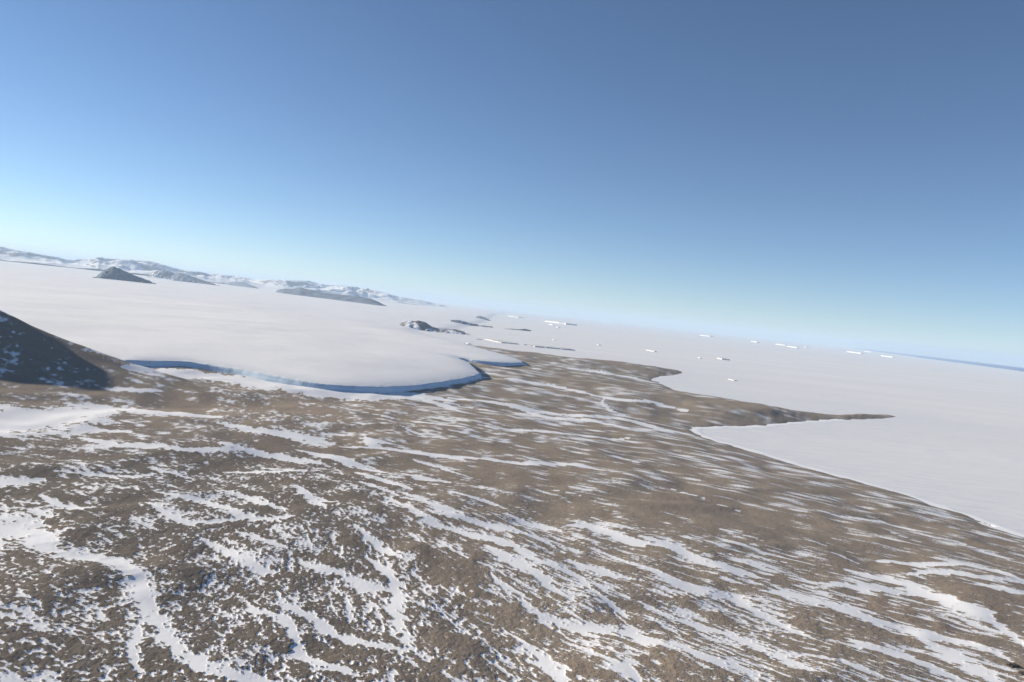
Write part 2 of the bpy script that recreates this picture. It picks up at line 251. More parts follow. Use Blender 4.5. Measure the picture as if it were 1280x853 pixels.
def catmull(pts, closed_part, n=4):
    """smooth the stretch pts[a:b] of a polyline"""
    a, b = closed_part
    out = list(pts[:a])
    for i in range(a, b - 1):
        p0 = np.array(pts[max(i - 1, 0)]); p1 = np.array(pts[i]); p2 = np.array(pts[i + 1]); p3 = np.array(pts[min(i + 2, len(pts) - 1)])
        for k in range(n):
            t = k / n
            q = 0.5 * (2 * p1 + (p2 - p0) * t + (2 * p0 - 5 * p1 + 4 * p2 - p3) * t * t + (3 * p1 - p0 - 3 * p2 + p3) * t ** 3)
            out.append((float(q[0]), float(q[1])))
    out += list(pts[b - 1:])
    return out

def grid_mesh(name, X, Y, Z, keep=None, attrs=None, mat=None):
    R, Cn = X.shape
    idx = np.arange(R * Cn).reshape(R, Cn)
    q = np.stack([idx[:-1, :-1], idx[:-1, 1:], idx[1:, 1:], idx[1:, :-1]], -1).reshape(-1, 4)
    if keep is not None:
        k = keep.ravel()
        q = q[k[q].any(1)]
    used = np.zeros(R * Cn, bool); used[q.ravel()] = True
    remap = np.cumsum(used) - 1
    q = remap[q]
    co = np.stack([X.ravel()[used], Y.ravel()[used], Z.ravel()[used]], 1).astype(np.float32)
    # the plan runs left to right and outwards, so this order faces up
    me = bpy.data.meshes.new(name)
    me.vertices.add(len(co)); me.vertices.foreach_set("co", co.ravel())
    me.loops.add(q.size); me.loops.foreach_set("vertex_index", q.ravel().astype(np.int32))
    me.polygons.add(len(q))
    me.polygons.foreach_set("loop_start", np.arange(0, q.size, 4, dtype=np.int32))
    me.polygons.foreach_set("loop_total", np.full(len(q), 4, np.int32))
    me.polygons.foreach_set("use_smooth", np.ones(len(q), bool))
    for an, av in (attrs or {}).items():
        at = me.attributes.new(an, 'FLOAT', 'POINT')
        at.data.foreach_set("value", av.ravel()[used].astype(np.float32))
    me.update(calc_edges=True); me.validate()
    o = bpy.data.objects.new(name, me)
    scene.collection.objects.link(o)
    if mat: me.materials.append(mat)
    return o

def structure(o, label=None):
    o["kind"] = "structure"
    return o

class NT:
    def __init__(self, name):
        self.m = bpy.data.materials.new(name); self.m.use_nodes = True
        self.t = self.m.node_tree; self.b = self.t.nodes["Principled BSDF"]
        self.b.inputs["Roughness"].default_value = 0.9
        self.b.inputs["Specular IOR Level"].default_value = 0.1
        self.geo = self.t.nodes.new("ShaderNodeNewGeometry")
    def n(self, kind, **kw):
        x = self.t.nodes.new(kind)
        for k, v in kw.items(): setattr(x, k, v)
        return x
    def l(self, a, b): self.t.links.new(a, b)
    def noise(self, scale, detail=4, rough=0.55, vec=None, stretch=None, rot=0.0):
        t = self.n("ShaderNodeTexNoise"); t.inputs["Scale"].default_value = 1.0
        t.inputs["Detail"].default_value = detail; t.inputs["Roughness"].default_value = rough
        mp = self.n("ShaderNodeMapping")
        st = stretch or (1, 1, 1)
        mp.inputs["Scale"].default_value = (scale * st[0], scale * st[1], scale * st[2])
        mp.inputs["Rotation"].default_value = (0, 0, rot)
        self.l(vec or self.geo.outputs["Position"], mp.inputs["Vector"])
        self.l(mp.outputs[0], t.inputs["Vector"])
        return t.outputs["Fac"]
    def math(self, op, a, b=None, c=None, clamp=False):
        x = self.n("ShaderNodeMath", operation=op); x.use_clamp = clamp
        for i, v in enumerate((a, b, c)):
            if v is None: continue
            if isinstance(v, (int, float)): x.inputs[i].default_value = v
            else: self.l(v, x.inputs[i])
        return x.outputs[0]
    def mix(self, f, a, b):
        x = self.n("ShaderNodeMix", data_type='RGBA')
        if isinstance(f, (int, float)): x.inputs[0].default_value = f
        else: self.l(f, x.inputs[0])
        for i, v in ((6, a), (7, b)):
            if isinstance(v, tuple): x.inputs[i].default_value = v + (1,)
            else: self.l(v, x.inputs[i])
        return x.outputs[2]
    def step(self, v, lo, hi):
        x = self.n("ShaderNodeMapRange", interpolation_type='SMOOTHSTEP')
        for i, q in ((0, v), (1, lo), (2, hi)):
            if isinstance(q, (int, float)): x.inputs[i].default_value = q
            else: self.l(q, x.inputs[i])
        return x.outputs[0]
    def attr(self, name):
        a = self.n("ShaderNodeAttribute"); a.attribute_name = name
        return a.outputs["Fac"]
    def bump(self, h, dist, strength=1.0, normal=None):
        b = self.n("ShaderNodeBump"); b.inputs["Distance"].default_value = dist; b.inputs["Strength"].default_value = strength
        self.l(h, b.inputs["Height"])
        if normal: self.l(normal, b.inputs["Normal"])
        self.l(b.outputs[0], self.b.inputs["Normal"])
        return b.outputs[0]

# ------------------------------------------------------------------ materials
SNOW = (0.86, 0.865, 0.88)

def mat_ground():
    m = NT("rock_and_snow")
    s = m.attr("snow"); soft = m.attr("soft"); tone = m.attr("tone")
    f1 = m.noise(1 / 3.2, 3, 0.65); f2 = m.noise(1 / 1.1, 2, 0.5)
    v = m.math('ADD', s, m.math('MULTIPLY', m.math('SUBTRACT', f1, 0.5), 1.5))
    v = m.math('ADD', v, m.math('MULTIPLY', m.math('SUBTRACT', f2, 0.5), 0.7))
    fac = m.step(v, m.math('MULTIPLY', soft, -1.0), soft)
    r1 = m.noise(1 / 60.0, 5, 0.6); r2 = m.noise(1 / 2.0, 5, 0.75)
    rock = m.mix(m.step(r1, 0.3, 0.7), (0.28, 0.23, 0.18), (0.345, 0.28, 0.215))
    rock = m.mix(m.step(tone, 0.0, 1.0), rock, (0.31, 0.245, 0.19))
    rock = m.mix(m.math('MULTIPLY', m.step(r2, 0.42, 0.75), 0.55), rock, (0.10, 0.088, 0.08))
    rock = m.mix(m.math('MULTIPLY', m.step(r2, 0.40, 0.25), 0.35), rock, (0.30, 0.26, 0.225))
    rock = m.mix(m.math('MULTIPLY', m.attr("dark"), 0.75), rock, m.mix(r2, (0.16, 0.138, 0.118), (0.10, 0.087, 0.076)))  # darker gravel, partly shade put into the rock colour
    sn = m.mix(m.noise(1 / 40.0, 4, 0.6), (0.80, 0.80, 0.815), (0.88, 0.88, 0.885))
    col = m.mix(fac, rock, sn)
    m.l(col, m.b.inputs["Base Color"])
    hb = m.math('MULTIPLY', m.math('ADD', m.math('SUBTRACT', m.noise(1 / 2.5, 5, 0.65), 0.5), m.math('MULTIPLY', m.math('SUBTRACT', m.noise(1 / 9.0, 3, 0.6), 0.5), 1.6)), m.math('SUBTRACT', 1.0, m.math('MULTIPLY', fac, 0.93)))
    m.bump(m.math('ADD', hb, m.math('MULTIPLY', fac, 0.12)), 1.0, 0.8)
    return m.m

def mat_glacier():
    m = NT("glacier_snow_and_ice")
    ice = m.attr("ice")
    w1 = m.noise(1 / 900.0, 5, 0.6, stretch=(1, 5, 1), rot=0.35)
    w2 = m.noise(1 / 60.0, 5, 0.65, stretch=(1, 2.5, 1), rot=0.35)
    sn = m.mix(w1, (0.84, 0.835, 0.835), (0.89, 0.88, 0.875))
    band = m.attr("rim")
    sn = m.mix(m.math('MULTIPLY', m.step(m.math('ADD', band, m.math('MULTIPLY', m.math('SUBTRACT', w2, 0.5), 0.8)), 0.35, 0.9), 0.55), sn, (0.66, 0.69, 0.73))
    st = m.noise(1 / 4.0, 4, 0.6, stretch=(0.04, 0.04, 1))
    st2 = m.noise(1 / 25.0, 4, 0.6)
    ic = m.mix(m.step(st, 0.35, 0.68), (0.50, 0.63, 0.76), (0.68, 0.76, 0.82))
    ic = m.mix(m.math('MULTIPLY', m.step(st2, 0.5, 0.75), 0.5), ic, (0.36, 0.46, 0.56))
    col = m.mix(m.step(m.math('ADD', ice, m.math('MULTIPLY', m.math('SUBTRACT', st2, 0.5), 0.5)), 0.35, 0.65), sn, ic)
    m.l(col, m.b.inputs["Base Color"])
    h = m.math('ADD', m.math('MULTIPLY', w2, 6.0), m.math('MULTIPLY', m.noise(1 / 12.0, 4, 0.6, stretch=(1, 2.5, 1), rot=0.35), 0.8))
    h = m.math('ADD', h, m.math('MULTIPLY', m.math('MULTIPLY', m.noise(1 / 6.0, 4, 0.6), ice), 2.0))
    m.bump(h, 1.0, 0.22)
    return m.m

def mat_sea_ice():
    m = NT("sea_ice_snow")
    a = m.noise(1 / 2500.0, 6, 0.6, stretch=(1, 3, 1), rot=0.6)
    b = m.noise(1 / 120.0, 6, 0.65, stretch=(1, 3.5, 1), rot=0.6)
    c = m.noise(1 / 18.0, 4, 0.65, stretch=(1, 3.0, 1), rot=0.6)
    col = m.mix(m.step(a, 0.35, 0.7), (0.77, 0.765, 0.765), (0.825, 0.815, 0.81))
    col = m.mix(m.math('MULTIPLY', m.step(b, 0.5, 0.72), 0.5), col, (0.70, 0.72, 0.75))
    col = m.mix(m.math('MULTIPLY', m.step(c, 0.52, 0.75), 0.35), col, (0.69, 0.71, 0.745))
    vor = m.n("ShaderNodeTexVoronoi", feature='DISTANCE_TO_EDGE'); vor.inputs["Scale"].default_value = 1.0
    mp = m.n("ShaderNodeMapping"); mp.inputs["Scale"].default_value = (1 / 1300.0, 1 / 900.0, 0); mp.inputs["Rotation"].default_value = (0, 0, 0.5)
    wv = m.n("ShaderNodeVectorMath", operation='ADD'); nz = m.n("ShaderNodeTexNoise"); nz.inputs["Scale"].default_value = 1 / 400.0; nz.inputs["Detail"].default_value = 5
    m.l(m.geo.outputs["Position"], nz.inputs["Vector"])
    sv = m.n("ShaderNodeVectorMath", operation='SCALE'); sv.inputs["Scale"].default_value = 900.0
    m.l(nz.outputs["Color"], sv.inputs[0]); m.l(m.geo.outputs["Position"], wv.inputs[0]); m.l(sv.outputs[0], wv.inputs[1])
    m.l(wv.outputs[0], mp.inputs["Vector"]); m.l(mp.outputs[0], vor.inputs["Vector"])
    ridge = m.math('MULTIPLY', m.step(vor.outputs["Distance"], 0.02, 0.004), m.step(m.noise(1 / 1500.0, 3, 0.6), 0.5, 0.62))
    col = m.mix(m.math('MULTIPLY', ridge, 0.35), col, (0.66, 0.69, 0.73))
    sc = m.math('MULTIPLY', m.attr("scour"), m.step(m.math('ADD', b, m.math('MULTIPLY', c, 0.6)), 0.5, 1.1))
    col = m.mix(m.math('MULTIPLY', sc, 0.9), col, (0.62, 0.65, 0.70))
    m.l(col, m.b.inputs["Base Color"])
    m.bump(m.math('ADD', m.math('MULTIPLY', b, 2.0), m.math('MULTIPLY', c, 0.5)), 1.0, 0.22)
    return m.m

def mat_shore():
    m = NT("shore_snow")
    col = m.mix(m.noise(1 / 14.0, 4, 0.6), (0.86, 0.86, 0.87), (0.92, 0.92, 0.92))
    m.l(col, m.b.inputs["Base Color"])
    m.bump(m.noise(1 / 5.0, 4, 0.6), 1.0, 0.4)
    return m.m

def mat_water():
    m = NT("open_sea")
    m.b.inputs["Base Color"].default_value = (0.02, 0.12, 0.36, 1)
    m.b.inputs["Roughness"].default_value = 0.45
    m.b.inputs["Specular IOR Level"].default_value = 0.12
    m.b.inputs["IOR"].default_value = 1.33
    m.bump(m.noise(1 / 60.0, 4, 0.6), 6.0, 0.6)
    return m.m

def mat_hill(name, snow_amount, rock=(0.15, 0.125, 0.11)):
    m = NT(name)
    a = m.noise(1 / 120.0, 6, 0.65); b = m.noise(1 / 35.0, 4, 0.65)
    cov = m.attr("cover")
    v = m.math('ADD', cov, m.math('MULTIPLY', m.math('SUBTRACT', a, 0.5), 1.6))
    v = m.math('ADD', v, m.math('MULTIPLY', m.math('SUBTRACT', b, 0.5), 0.8))
    f = m.step(v, 0.5 - snow_amount - 0.1, 0.5 - snow_amount + 0.1)
    r = m.mix(b, tuple(q * 0.75 for q in rock), tuple(q * 1.35 for q in rock))
    m.l(m.mix(f, r, SNOW), m.b.inputs["Base Color"])
    m.bump(m.math('ADD', m.math('MULTIPLY', a, 14.0), m.math('MULTIPLY', b, 5.0)), 1.0, 0.5)
    return m.m

def mat_mountain():
    m = NT("mountain_snow_and_rock")
    sep = m.n("ShaderNodeSeparateXYZ"); m.l(m.geo.outputs["Normal"], sep.inputs[0])
    a = m.noise(1 / 900.0, 6, 0.65)
    v = m.math('ADD', sep.outputs[2], m.math('MULTIPLY', m.math('SUBTRACT', a, 0.5), 0.30))
    f = m.step(v, 0.86, 0.93)
    m.l(m.mix(f, (0.24, 0.22, 0.215), SNOW), m.b.inputs["Base Color"])
    m.bump(m.math('MULTIPLY', a, 160.0), 1.0, 0.5)
    return m.m

def mat_berg():
    m = NT("iceberg_ice")
    a = m.noise(1 / 30.0, 5, 0.6); s = m.noise(1 / 8.0, 4, 0.6, stretch=(1, 1, 4))
    c = m.mix(m.math('MULTIPLY', m.step(s, 0.4, 0.75), 0.5), (0.64, 0.63, 0.61), (0.52, 0.57, 0.61))
    m.l(c, m.b.inputs["Base Color"])
    m.bump(a, 6.0, 0.5)
    return m.m

def mat_rock():
    m = NT("dark_rock")
    a = m.noise(1 / 1.5, 5, 0.65)
    m.l(m.mix(a, (0.07, 0.062, 0.058), (0.20, 0.165, 0.14)), m.b.inputs["Base Color"])
    m.bump(a, 0.5, 0.8)
    return m.m

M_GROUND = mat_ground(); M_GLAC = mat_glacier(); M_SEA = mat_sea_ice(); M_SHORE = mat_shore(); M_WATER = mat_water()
M_HILL = mat_hill("hill_rock_haze_tinted", 0.0, (0.14, 0.17, 0.22)); M_HILLSNOW = mat_hill("hill_rock_with_snow", 0.34, (0.22, 0.205, 0.20)); M_MOUNT = mat_mountain(); M_BERG = mat_berg(); M_ROCK = mat_rock()  # M_HILL rock tinted blue, standing in for haze and sky-lit shade

# ------------------------------------------------------------------ land shape
GLAC_S = catmull(GLAC, NCLIFF, 4)
COAST_S = catmull(COAST, (3, 42), 3)

def hill_h(X, Y):
    x = X + 2050.0; y = Y - 2300.0
    r = np.sqrt((x / 1330.0) ** 2 + (y / np.where(y < 0, 1250.0, 330.0)) ** 2 + 1e-6)
    h = 450 * np.clip(1 - r, 0, None) ** 2
    return np.where(h > 200, 200 + (1 - np.exp(-(h - 200) / 70.0)) * 70.0, h)

def coast_dist(X, Y):
    d = sdf(X, Y, COAST_S)
    near = np.abs(d) < 400
    w = perlin(X / 90, Y / 90, 41) * 14 + perlin(X / 28, Y / 28, 42) * 5
    return d + np.where(near, w * ss(np.hypot(X, Y), 800, 3500) * 1.6 + w * 0.25, 0)

def land_base(X, Y, d):
    dp = np.clip(d, 0, None)
    z = np.where(d > 0, 4 * (1 - np.exp(-dp / 25)) + 105 * (1 - np.exp(-dp / 1500.0)), np.maximum(d * 0.15, -25))
    for (cx, cy, rx, ry, ang, h) in HEADS:
        c, s = math.cos(ang), math.sin(ang); x = X - cx; y = Y - cy
        u = (x * c + y * s) / rx; v = (-x * s + y * c) / ry
        z = z + np.where(d > -5, h * np.exp(-(u * u + v * v)) * ss(d, -10, 200), 0)
    return z

def theta_field(X, Y):
    """direction of the wind-laid snow streaks"""
    az = np.arctan2(X, Y); r = np.hypot(X, Y)
    near = 1 - ss(r, 850, 1700)
    deg = 19 + near * (13 + 20 * np.exp(-((az + 0.05) / 0.33) ** 2)) + 6 * perlin(X / 500, Y / 500, 55)
    return -np.radians(deg)

def oriented(X, Y, th, lam, aniso, seed):
    """noise drawn out along the local streak direction"""
    K = np.radians(np.arange(-90, 31, 12.0)); out = np.zeros(X.shape)
    for k, a in enumerate(K):
        w = 1 - np.abs(th - a) / math.radians(12.0)
        msk = w > 0
        if not msk.any(): continue
        x = X[msk]; y = Y[msk]; c, s = math.cos(a), math.sin(a)
        u = (x * c + y * s) / (lam[msk] * aniso[msk]) if not np.isscalar(lam) else (x * c + y * s) / lam / aniso[msk]
        v = (-x * s + y * c) / lam
        out[msk] += w[msk] * perlin(u, v, seed + 31 * k)
    W = np.clip(np.abs(((th - K[0]) / math.radians(12.0)) % 1.0), 0, 1)
    return out / np.sqrt(W ** 2 + (1 - W) ** 2)

LAND = []
def build_land():
    az = np.radians(np.arange(-50, 50.001, 0.075))
    inv = np.linspace(1 / 380.0, 1 / 11500.0, 760)
    r = 1 / inv
    A, R = np.meshgrid(az, r)
    X = R * np.sin(A); Y = R * np.cos(A)
    sp = np.gradient(r)[:, None] * np.ones_like(A)              # row spacing
    d = coast_dist(X, Y)
    Z = land_base(X, Y, d) + hill_h(X, Y) * ss(d, 0, 200)
    inland = ss(d, 5, 300)
    # relief at every scale the grid can carry
    th = theta_field(X, Y)
    an = np.clip(2.2 + 3.2 * ss(X + 0.35 * Y, -100, 600), 2.2, 5.4)
    for lam, amp, sd in ((420, 9, 1), (180, 4.0, 2), (80, 2.2, 3)):
        wob = perlin(X / lam / 1.8, Y / lam / 1.8, sd + 60) * lam * 0.4
        Z += inland * amp * perlin((X + wob) / lam, (Y - wob) / lam, sd)
    # hummocks
    bare = np.zeros(X.shape)
    for (bx, by, rx, ry) in BARE:
        D = math.hypot(bx, by); ux, uy = bx / D, by / D
        f = (X - bx) * ux + (Y - by) * uy; t = -(X - bx) * uy + (Y - by) * ux
        wx = perlin(X / 30, Y / 30, 66) * 0.5 + perlin(X / 11, Y / 11, 67) * 0.3
        q = ((f / max(ry, 1)) ** 2 + (t / max(rx * 1.2, 1)) ** 2) * (1 + wx)
        bare = np.maximum(bare, np.exp(-np.clip(q, 0, 30) ** 1.3))
        if 500 < D < 1250: Z += min(rx * 0.09, 3.0) * np.exp(-np.clip(q, 0, 30))
    # snow: drifts + streaked noise
    headland = np.zeros(X.shape)
    for (cx, cy, rx, ry, ang, h) in HEADS[:3]:
        c, s = math.cos(ang), math.sin(ang); x = X - cx; y = Y - cy
        headland += np.exp(-(((x * c + y * s) / rx / 1.3) ** 2 + ((-x * s + y * c) / ry / 1.6) ** 2))
    S = np.zeros(X.shape); SW = np.zeros(X.shape)
    var_lost = np.zeros(X.shape)
    lev = np.log2(np.clip((R / 1800.0) ** 1.35, 1.0, 15.9)); l0 = np.floor(lev); lf = lev - l0
    for lam, amp, sd in ((26, 0.38, 11), (11, 0.55, 12), (5.0, 0.72, 13), (2.6, 0.70, 14)):
        n = np.zeros(X.shape)
        for q in range(6):                                      # the farther off, the broader the streaks one can tell apart
            w = np.where(l0 == q, 1 - lf, 0) + np.where(l0 + 1 == q, lf, 0)
            m = w > 0
            if m.any(): n[m] += w[m] * oriented(X[m], Y[m], th[m], lam * 2.0 ** q, an[m], sd + 90 * q)
        n /= np.sqrt(lf ** 2 + (1 - lf) ** 2)
        keep = 1 - ss(sp, lam * 2 ** lev * 0.9, lam * 2 ** lev * 2.2)
        S += amp * n * keep
        var_lost += (amp * (1 - keep)) ** 2
    hh = ss(hill_h(X, Y), 10, 60)
    S = S + hh * (0.16 + 0.55 * perlin((X + Y) / 60, (X - Y) / 14, 61) + 0.55 * perlin(X / 9, Y / 20, 62))
    DR = np.full(X.shape, -9.0)
    warp = perlin(X / 14, Y / 14, 77) * 0.30 + perlin(X / 5, Y / 5, 78) * 0.22
    for L in DRIFTS:
        xs = [p[0] for p in L]; ys = [p[1] for p in L]; hm = max(p[2] for p in L) * 2 + 4
        sel = (X > min(xs) - hm) & (X < max(xs) + hm) & (Y > min(ys) - hm) & (Y < max(ys) + hm)
        if not sel.any(): continue
        x = X[sel]; y = Y[sel]; best = np.full(x.shape, -9.0)
        for a, b in zip(L[:-1], L[1:]):
            ds, t = seg_dist(x, y, a, b)
            wa = a[2] * (0.35 if a is L[0] else 1.0); wb = b[2] * (0.35 if b is L[-1] else 1.0)
            hw = np.maximum(wa + (wb - wa) * t, 0.5) * 0.85
            best = np.maximum(best, 1 - ds / hw)
        DR[sel] = np.maximum(DR[sel], best)
    k = ss(np.where(DR > -2, DR + warp + 0.55 * S, -9), -0.34, 0.55)
    zone = -0.25 - 0.06 * ss(R, 1200, 1700) + 0.30 * perlin(X / 75, Y / 75, 92) + 0.16 * perlin(X / 260, Y / 260, 90) + 0.12 * ss(R, 1300, 2400)
    zone += 0.10 * ss(-X, 0, 500) * ss(-R, -1300, -800)
    zone -= 0.12 * ss(hill_h(X, Y), 20, 90)
    zone -= 0.18 * np.clip(headland, 0, 1)
    S = S * (1 - 0.5 * k) + zone + k * 1.05 - 0.5 * bare * (1 - k)
    shore = np.exp(-((d - 6) / 12.0) ** 2)
    tone = None
    soft = np.clip(0.06 + np.sqrt(var_lost) * 0.22 + sp * 0.001, 0.06, 0.14)
    snowm = ss(S, -0.2, 0.3)
    # snow lies smooth and low, rock stands rough
    for lam, amp, sd in ((22, 0.35, 21), (8, 0.28, 22), (3.6, 0.26, 23)):
        keep = 1 - ss(sp, lam * 0.4, lam)
        Z += inland * amp * keep * perlin(X / lam, Y / lam, sd) * (1 - 0.85 * snowm)
    Z += (0.5 - snowm) * 0.7 * inland * (1 - ss(sp, 6, 25))
    dark = ss(-X - 0.25 * (Y - 900) + 60 * perlin(X / 150, Y / 150, 97), -150, 250) * (1 - ss(R, 1300, 2000))  # near-left mask: darker gravel plus painted shade for the stones' unlit sides
    tone = np.clip(0.15 + 0.5 * perlin(X / 320, Y / 320, 95) + 0.45 * bare, 0, 1)
    keepf = (d > -40)
    LAND.extend([X, Y, Z])
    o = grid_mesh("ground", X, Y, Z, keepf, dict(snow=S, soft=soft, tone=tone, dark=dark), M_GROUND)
    structure(o)
    return o

build_land()

# ------------------------------------------------------------------ glacier
def glacier_z(X, Y, d):
    dd = np.clip(d, 0, None)
    lb = np.clip(land_base(X, Y, sdf(X, Y, COAST_S)), 0, None)
    return lb * np.exp(-dd / 1500) + 75 * (1 - np.exp(-dd / 1500)) + (7 + 6 * (1 - ss(Y, 6500, 9500)) + 5 * (1 - ss(Y, 3100, 4800))) + 28 * (1 - np.exp(-dd / (210 + 500 * ss(Y, 6500, 9500)))) + 40 * (1 - np.exp(-dd / 6000)), lb

def build_glacier():
    az = np.radians(np.arange(-52, 3.001, 0.06))
    r1 = [2300.0]
    while r1[-1] < 6500: r1.append(r1[-1] + 4.0 + (r1[-1] - 2300) * 0.0042)
    r2 = 1 / np.linspace(1 / r1[-1], 1 / 125000.0, 170)[1:]
    r = np.concatenate([r1, r2])
    A, R = np.meshgrid(az, r)
    X = R * np.sin(A); Y = R * np.cos(A)
    d, dsoft = sdf(X, Y, GLAC_S, True)
    d = d + np.where(np.abs(d) < 120, perlin(X / 160, Y / 160, 5) * 4 + perlin(X / 40, Y / 40, 6) * 1.0, 0)
    top, lb = glacier_z(X, Y, dsoft)
    face = ss(d, 0, 13 + 350 * ss(Y, 6500, 9500)) ** 0.8
    Z = (lb - 5) * (1 - face) + top * face
    Z = Z + ss(d, 30, 400) * (perlin(X / 1100, Y / 1100, 7) * 8 + perlin(X / 380, Y / 380, 8) * 2.6 + perlin(X / 140, Y / 140, 9) * 0.7)
    Z = Z + np.exp(-((d - 14) / 22.0) ** 2) * (perlin(X / 45, Y / 45, 15) * 1.0 + perlin(X / 17, Y / 17, 16) * 0.5) * (1 - ss(Y, 6500, 8500))
    ice = (1 - ss(d, 13, 22)) * (1 - ss(Y, 6500, 8500))
    rim = np.exp(-np.clip(d - 15, 0, None) / 130.0)
    grd = structure(grid_mesh("glacier", X, Y, Z, d > -12, dict(ice=ice, rim=rim), M_GLAC))
    return grd

build_glacier()

# ------------------------------------------------------------------ sea ice, open water, far pack ice
def edge_radius(az, pts, dflt):
    """distance of an edge, seen from the origin, for each bearing"""
    pa = np.array([math.atan2(x, y) for x, y in pts]); pr = np.array([math.hypot(x, y) for x, y in pts])
    o = np.argsort(pa)
    return np.interp(az, pa[o], pr[o], left=dflt, right=pr[o][-1])

def flat(name, az, r0, r1, z, mat, n):
    t = np.linspace(0, 1, n)[:, None]
    inv = (1 - t) / r0[None, :] + t / r1[None, :]
    Rr = 1 / inv; A = np.broadcast_to(az, Rr.shape)
    return structure(grid_mesh(name, Rr * np.sin(A), Rr * np.cos(A), np.full(Rr.shape, z), None, None, mat))

FAR = 148000.0
az = np.radians(np.linspace(-180, 180, 181))
flat("sea", az, np.full(az.shape, 400.0), np.full(az.shape, 149000.0), -3.0, M_WATER, 40)
az = np.radians(np.linspace(-110, 110, 1500))
rn = edge_radius(az, LEAD_NEAR[::-1], FAR)
rag = 1 + perlin(az * 60, az * 0, 51) * 0.02 + perlin(az * 260, az * 0, 52) * 0.012
e_far = edge_radius(az, LEAD_FAR[::-1], FAR)
closed = az < math.atan2(48000, 112000)
rn = np.where(closed, FAR, rn * rag)
o = flat("sea_ice", az, np.full(az.shape, 400.0), rn, 0.0, M_SEA, 90)
co = np.empty(len(o.data.vertices) * 3, np.float32); o.data.vertices.foreach_get("co", co); co = co.reshape(-1, 3)
at = o.data.attributes.new("scour", 'FLOAT', 'POINT')          # wind-scoured, greyer ice near the shore
at.data.foreach_set("value", np.exp(-np.abs(sdf(co[:, 0].astype(float), co[:, 1].astype(float), COAST_S)) / 700.0).astype(np.float32))
az = np.radians(np.linspace(24.6, 110, 600))
rf = edge_radius(az, LEAD_FAR[::-1], 128000.0) * (1 + perlin(az * 60, az * 0, 53) * 0.03 + perlin(az * 240, az * 0, 54) * 0.015)
flat("pack_ice", az, rf, np.full(az.shape, FAR), 0.0, M_SEA, 12)

# snow ridge pushed up along the shore (tide crack)
def shore_ridge():
    pts = COAST_S
    pts = [p for p in pts if 500 < p[1] < 8000 and not (p[0] > 1900 and p[1] > 4000)][:]
    stop = max(i for i, p in enumerate(pts) if p[1] < 4400 and p[0] < 1950 and i < 120)
    pts = pts[:stop + 1]
    P = []
    for a, b in zip(pts[:-1], pts[1:]):
        n = max(1, int(math.hypot(b[0] - a[0], b[1] - a[1]) / 8))
        for i in range(n): P.append((a[0] + (b[0] - a[0]) * i / n, a[1] + (b[1] - a[1]) * i / n))
    P = np.array(P)
    T = np.gradient(P, axis=0); T /= np.hypot(T[:, 0], T[:, 1])[:, None] + 1e-9
    N = np.stack([T[:, 1], -T[:, 0]], 1)      # towards the sea
    prof = [(-16, 2.4), (-6, 2.0), (6, 1.9), (16, 2.1), (26, 1.5), (36, 0.5), (44, -0.3)]
    w = 1 + 0.35 * perlin(P[:, 0] / 60, P[:, 1] / 60, 3)
    X = np.stack([P[:, 0] + N[:, 0] * o * w for o, _ in prof], 1); Y = np.stack([P[:, 1] + N[:, 1] * o * w for o, _ in prof], 1)
    Z = np.stack([np.full(len(P), z) for _, z in prof], 1)
    Z += perlin(X / 9, Y / 9, 8) * 0.35 * (Z > 0)
    o = grid_mesh("shore_snow", X, Y, Z, None, None, M_SHORE)
    structure(o)
shore_ridge()

# ------------------------------------------------------------------ hills standing out of the ice
HILL_LABEL = {}
def build_hill(h, label, mat, depth=0.42, snow_foot=0.0):
    A = np.array(h['A'], float); B = np.array(h['B'], float)
    # square the ridge up to a real ground line: keep both ends, thicken across
    L = np.hypot(*(B - A)); t = (B - A) / L
    C = (A + B) / 2; nrm = C / np.hypot(*C)
    wide = abs(t[0] * nrm[1] - t[1] * nrm[0]) * depth       # thickness goes with the breadth one sees
    ps = np.array([p[0] for p in h['prof']]); pz = np.array([p[1] for p in h['prof']])
    base = min(pz[0], pz[-1]) - 25
    n_s, n_t = 150, 70
    s = np.linspace(-0.06, 1.06, n_s); q = np.linspace(-1, 1, n_t)
    hs = np.interp(s, ps, pz, left=base, right=base)
    kern = np.exp(-np.linspace(-2, 2, 9) ** 2); kern /= kern.sum()
    hs = np.convolve(np.pad(hs, 4, mode='edge'), kern, 'valid')
    Sg, Qg = np.meshgrid(s, q)
    X = A[0] + t[0] * L * Sg + nrm[0] * Qg * L * wide; Y = A[1] + t[1] * L * Sg + nrm[1] * Qg * L * wide
    end = np.interp(s, [-0.06, 0.08, 0.92, 1.06], [0.35, 1, 1, 0.35])
    prof = np.clip(1 - np.abs(Qg / end) ** 1.25, -0.3, 1)
    Hg = (hs[None, :] - base)
    wob = perlin(X / (L * 0.11), Y / (L * 0.11), 3) * 0.16 + perlin(X / (L * 0.04), Y / (L * 0.04), 4) * 0.07
    Z = base + Hg * np.clip(prof + wob * np.clip(1.0 - prof, 0, 1) * 1.3, -0.3, 1.05)
    Z += perlin(X / (L * 0.05), Y / (L * 0.05), 6) * 0.04 * Hg.max()
    cover = np.clip(perlin(X / (L * 0.12), Y / (L * 0.3), 9) * 0.35 + snow_foot * 2.2 * np.clip(1 - prof, 0, 1) ** 2, -1, 1.2)
    o = grid_mesh("hill", X, Y, Z, None, dict(cover=cover), mat)
    structure(o); o["label"] = label
    return o
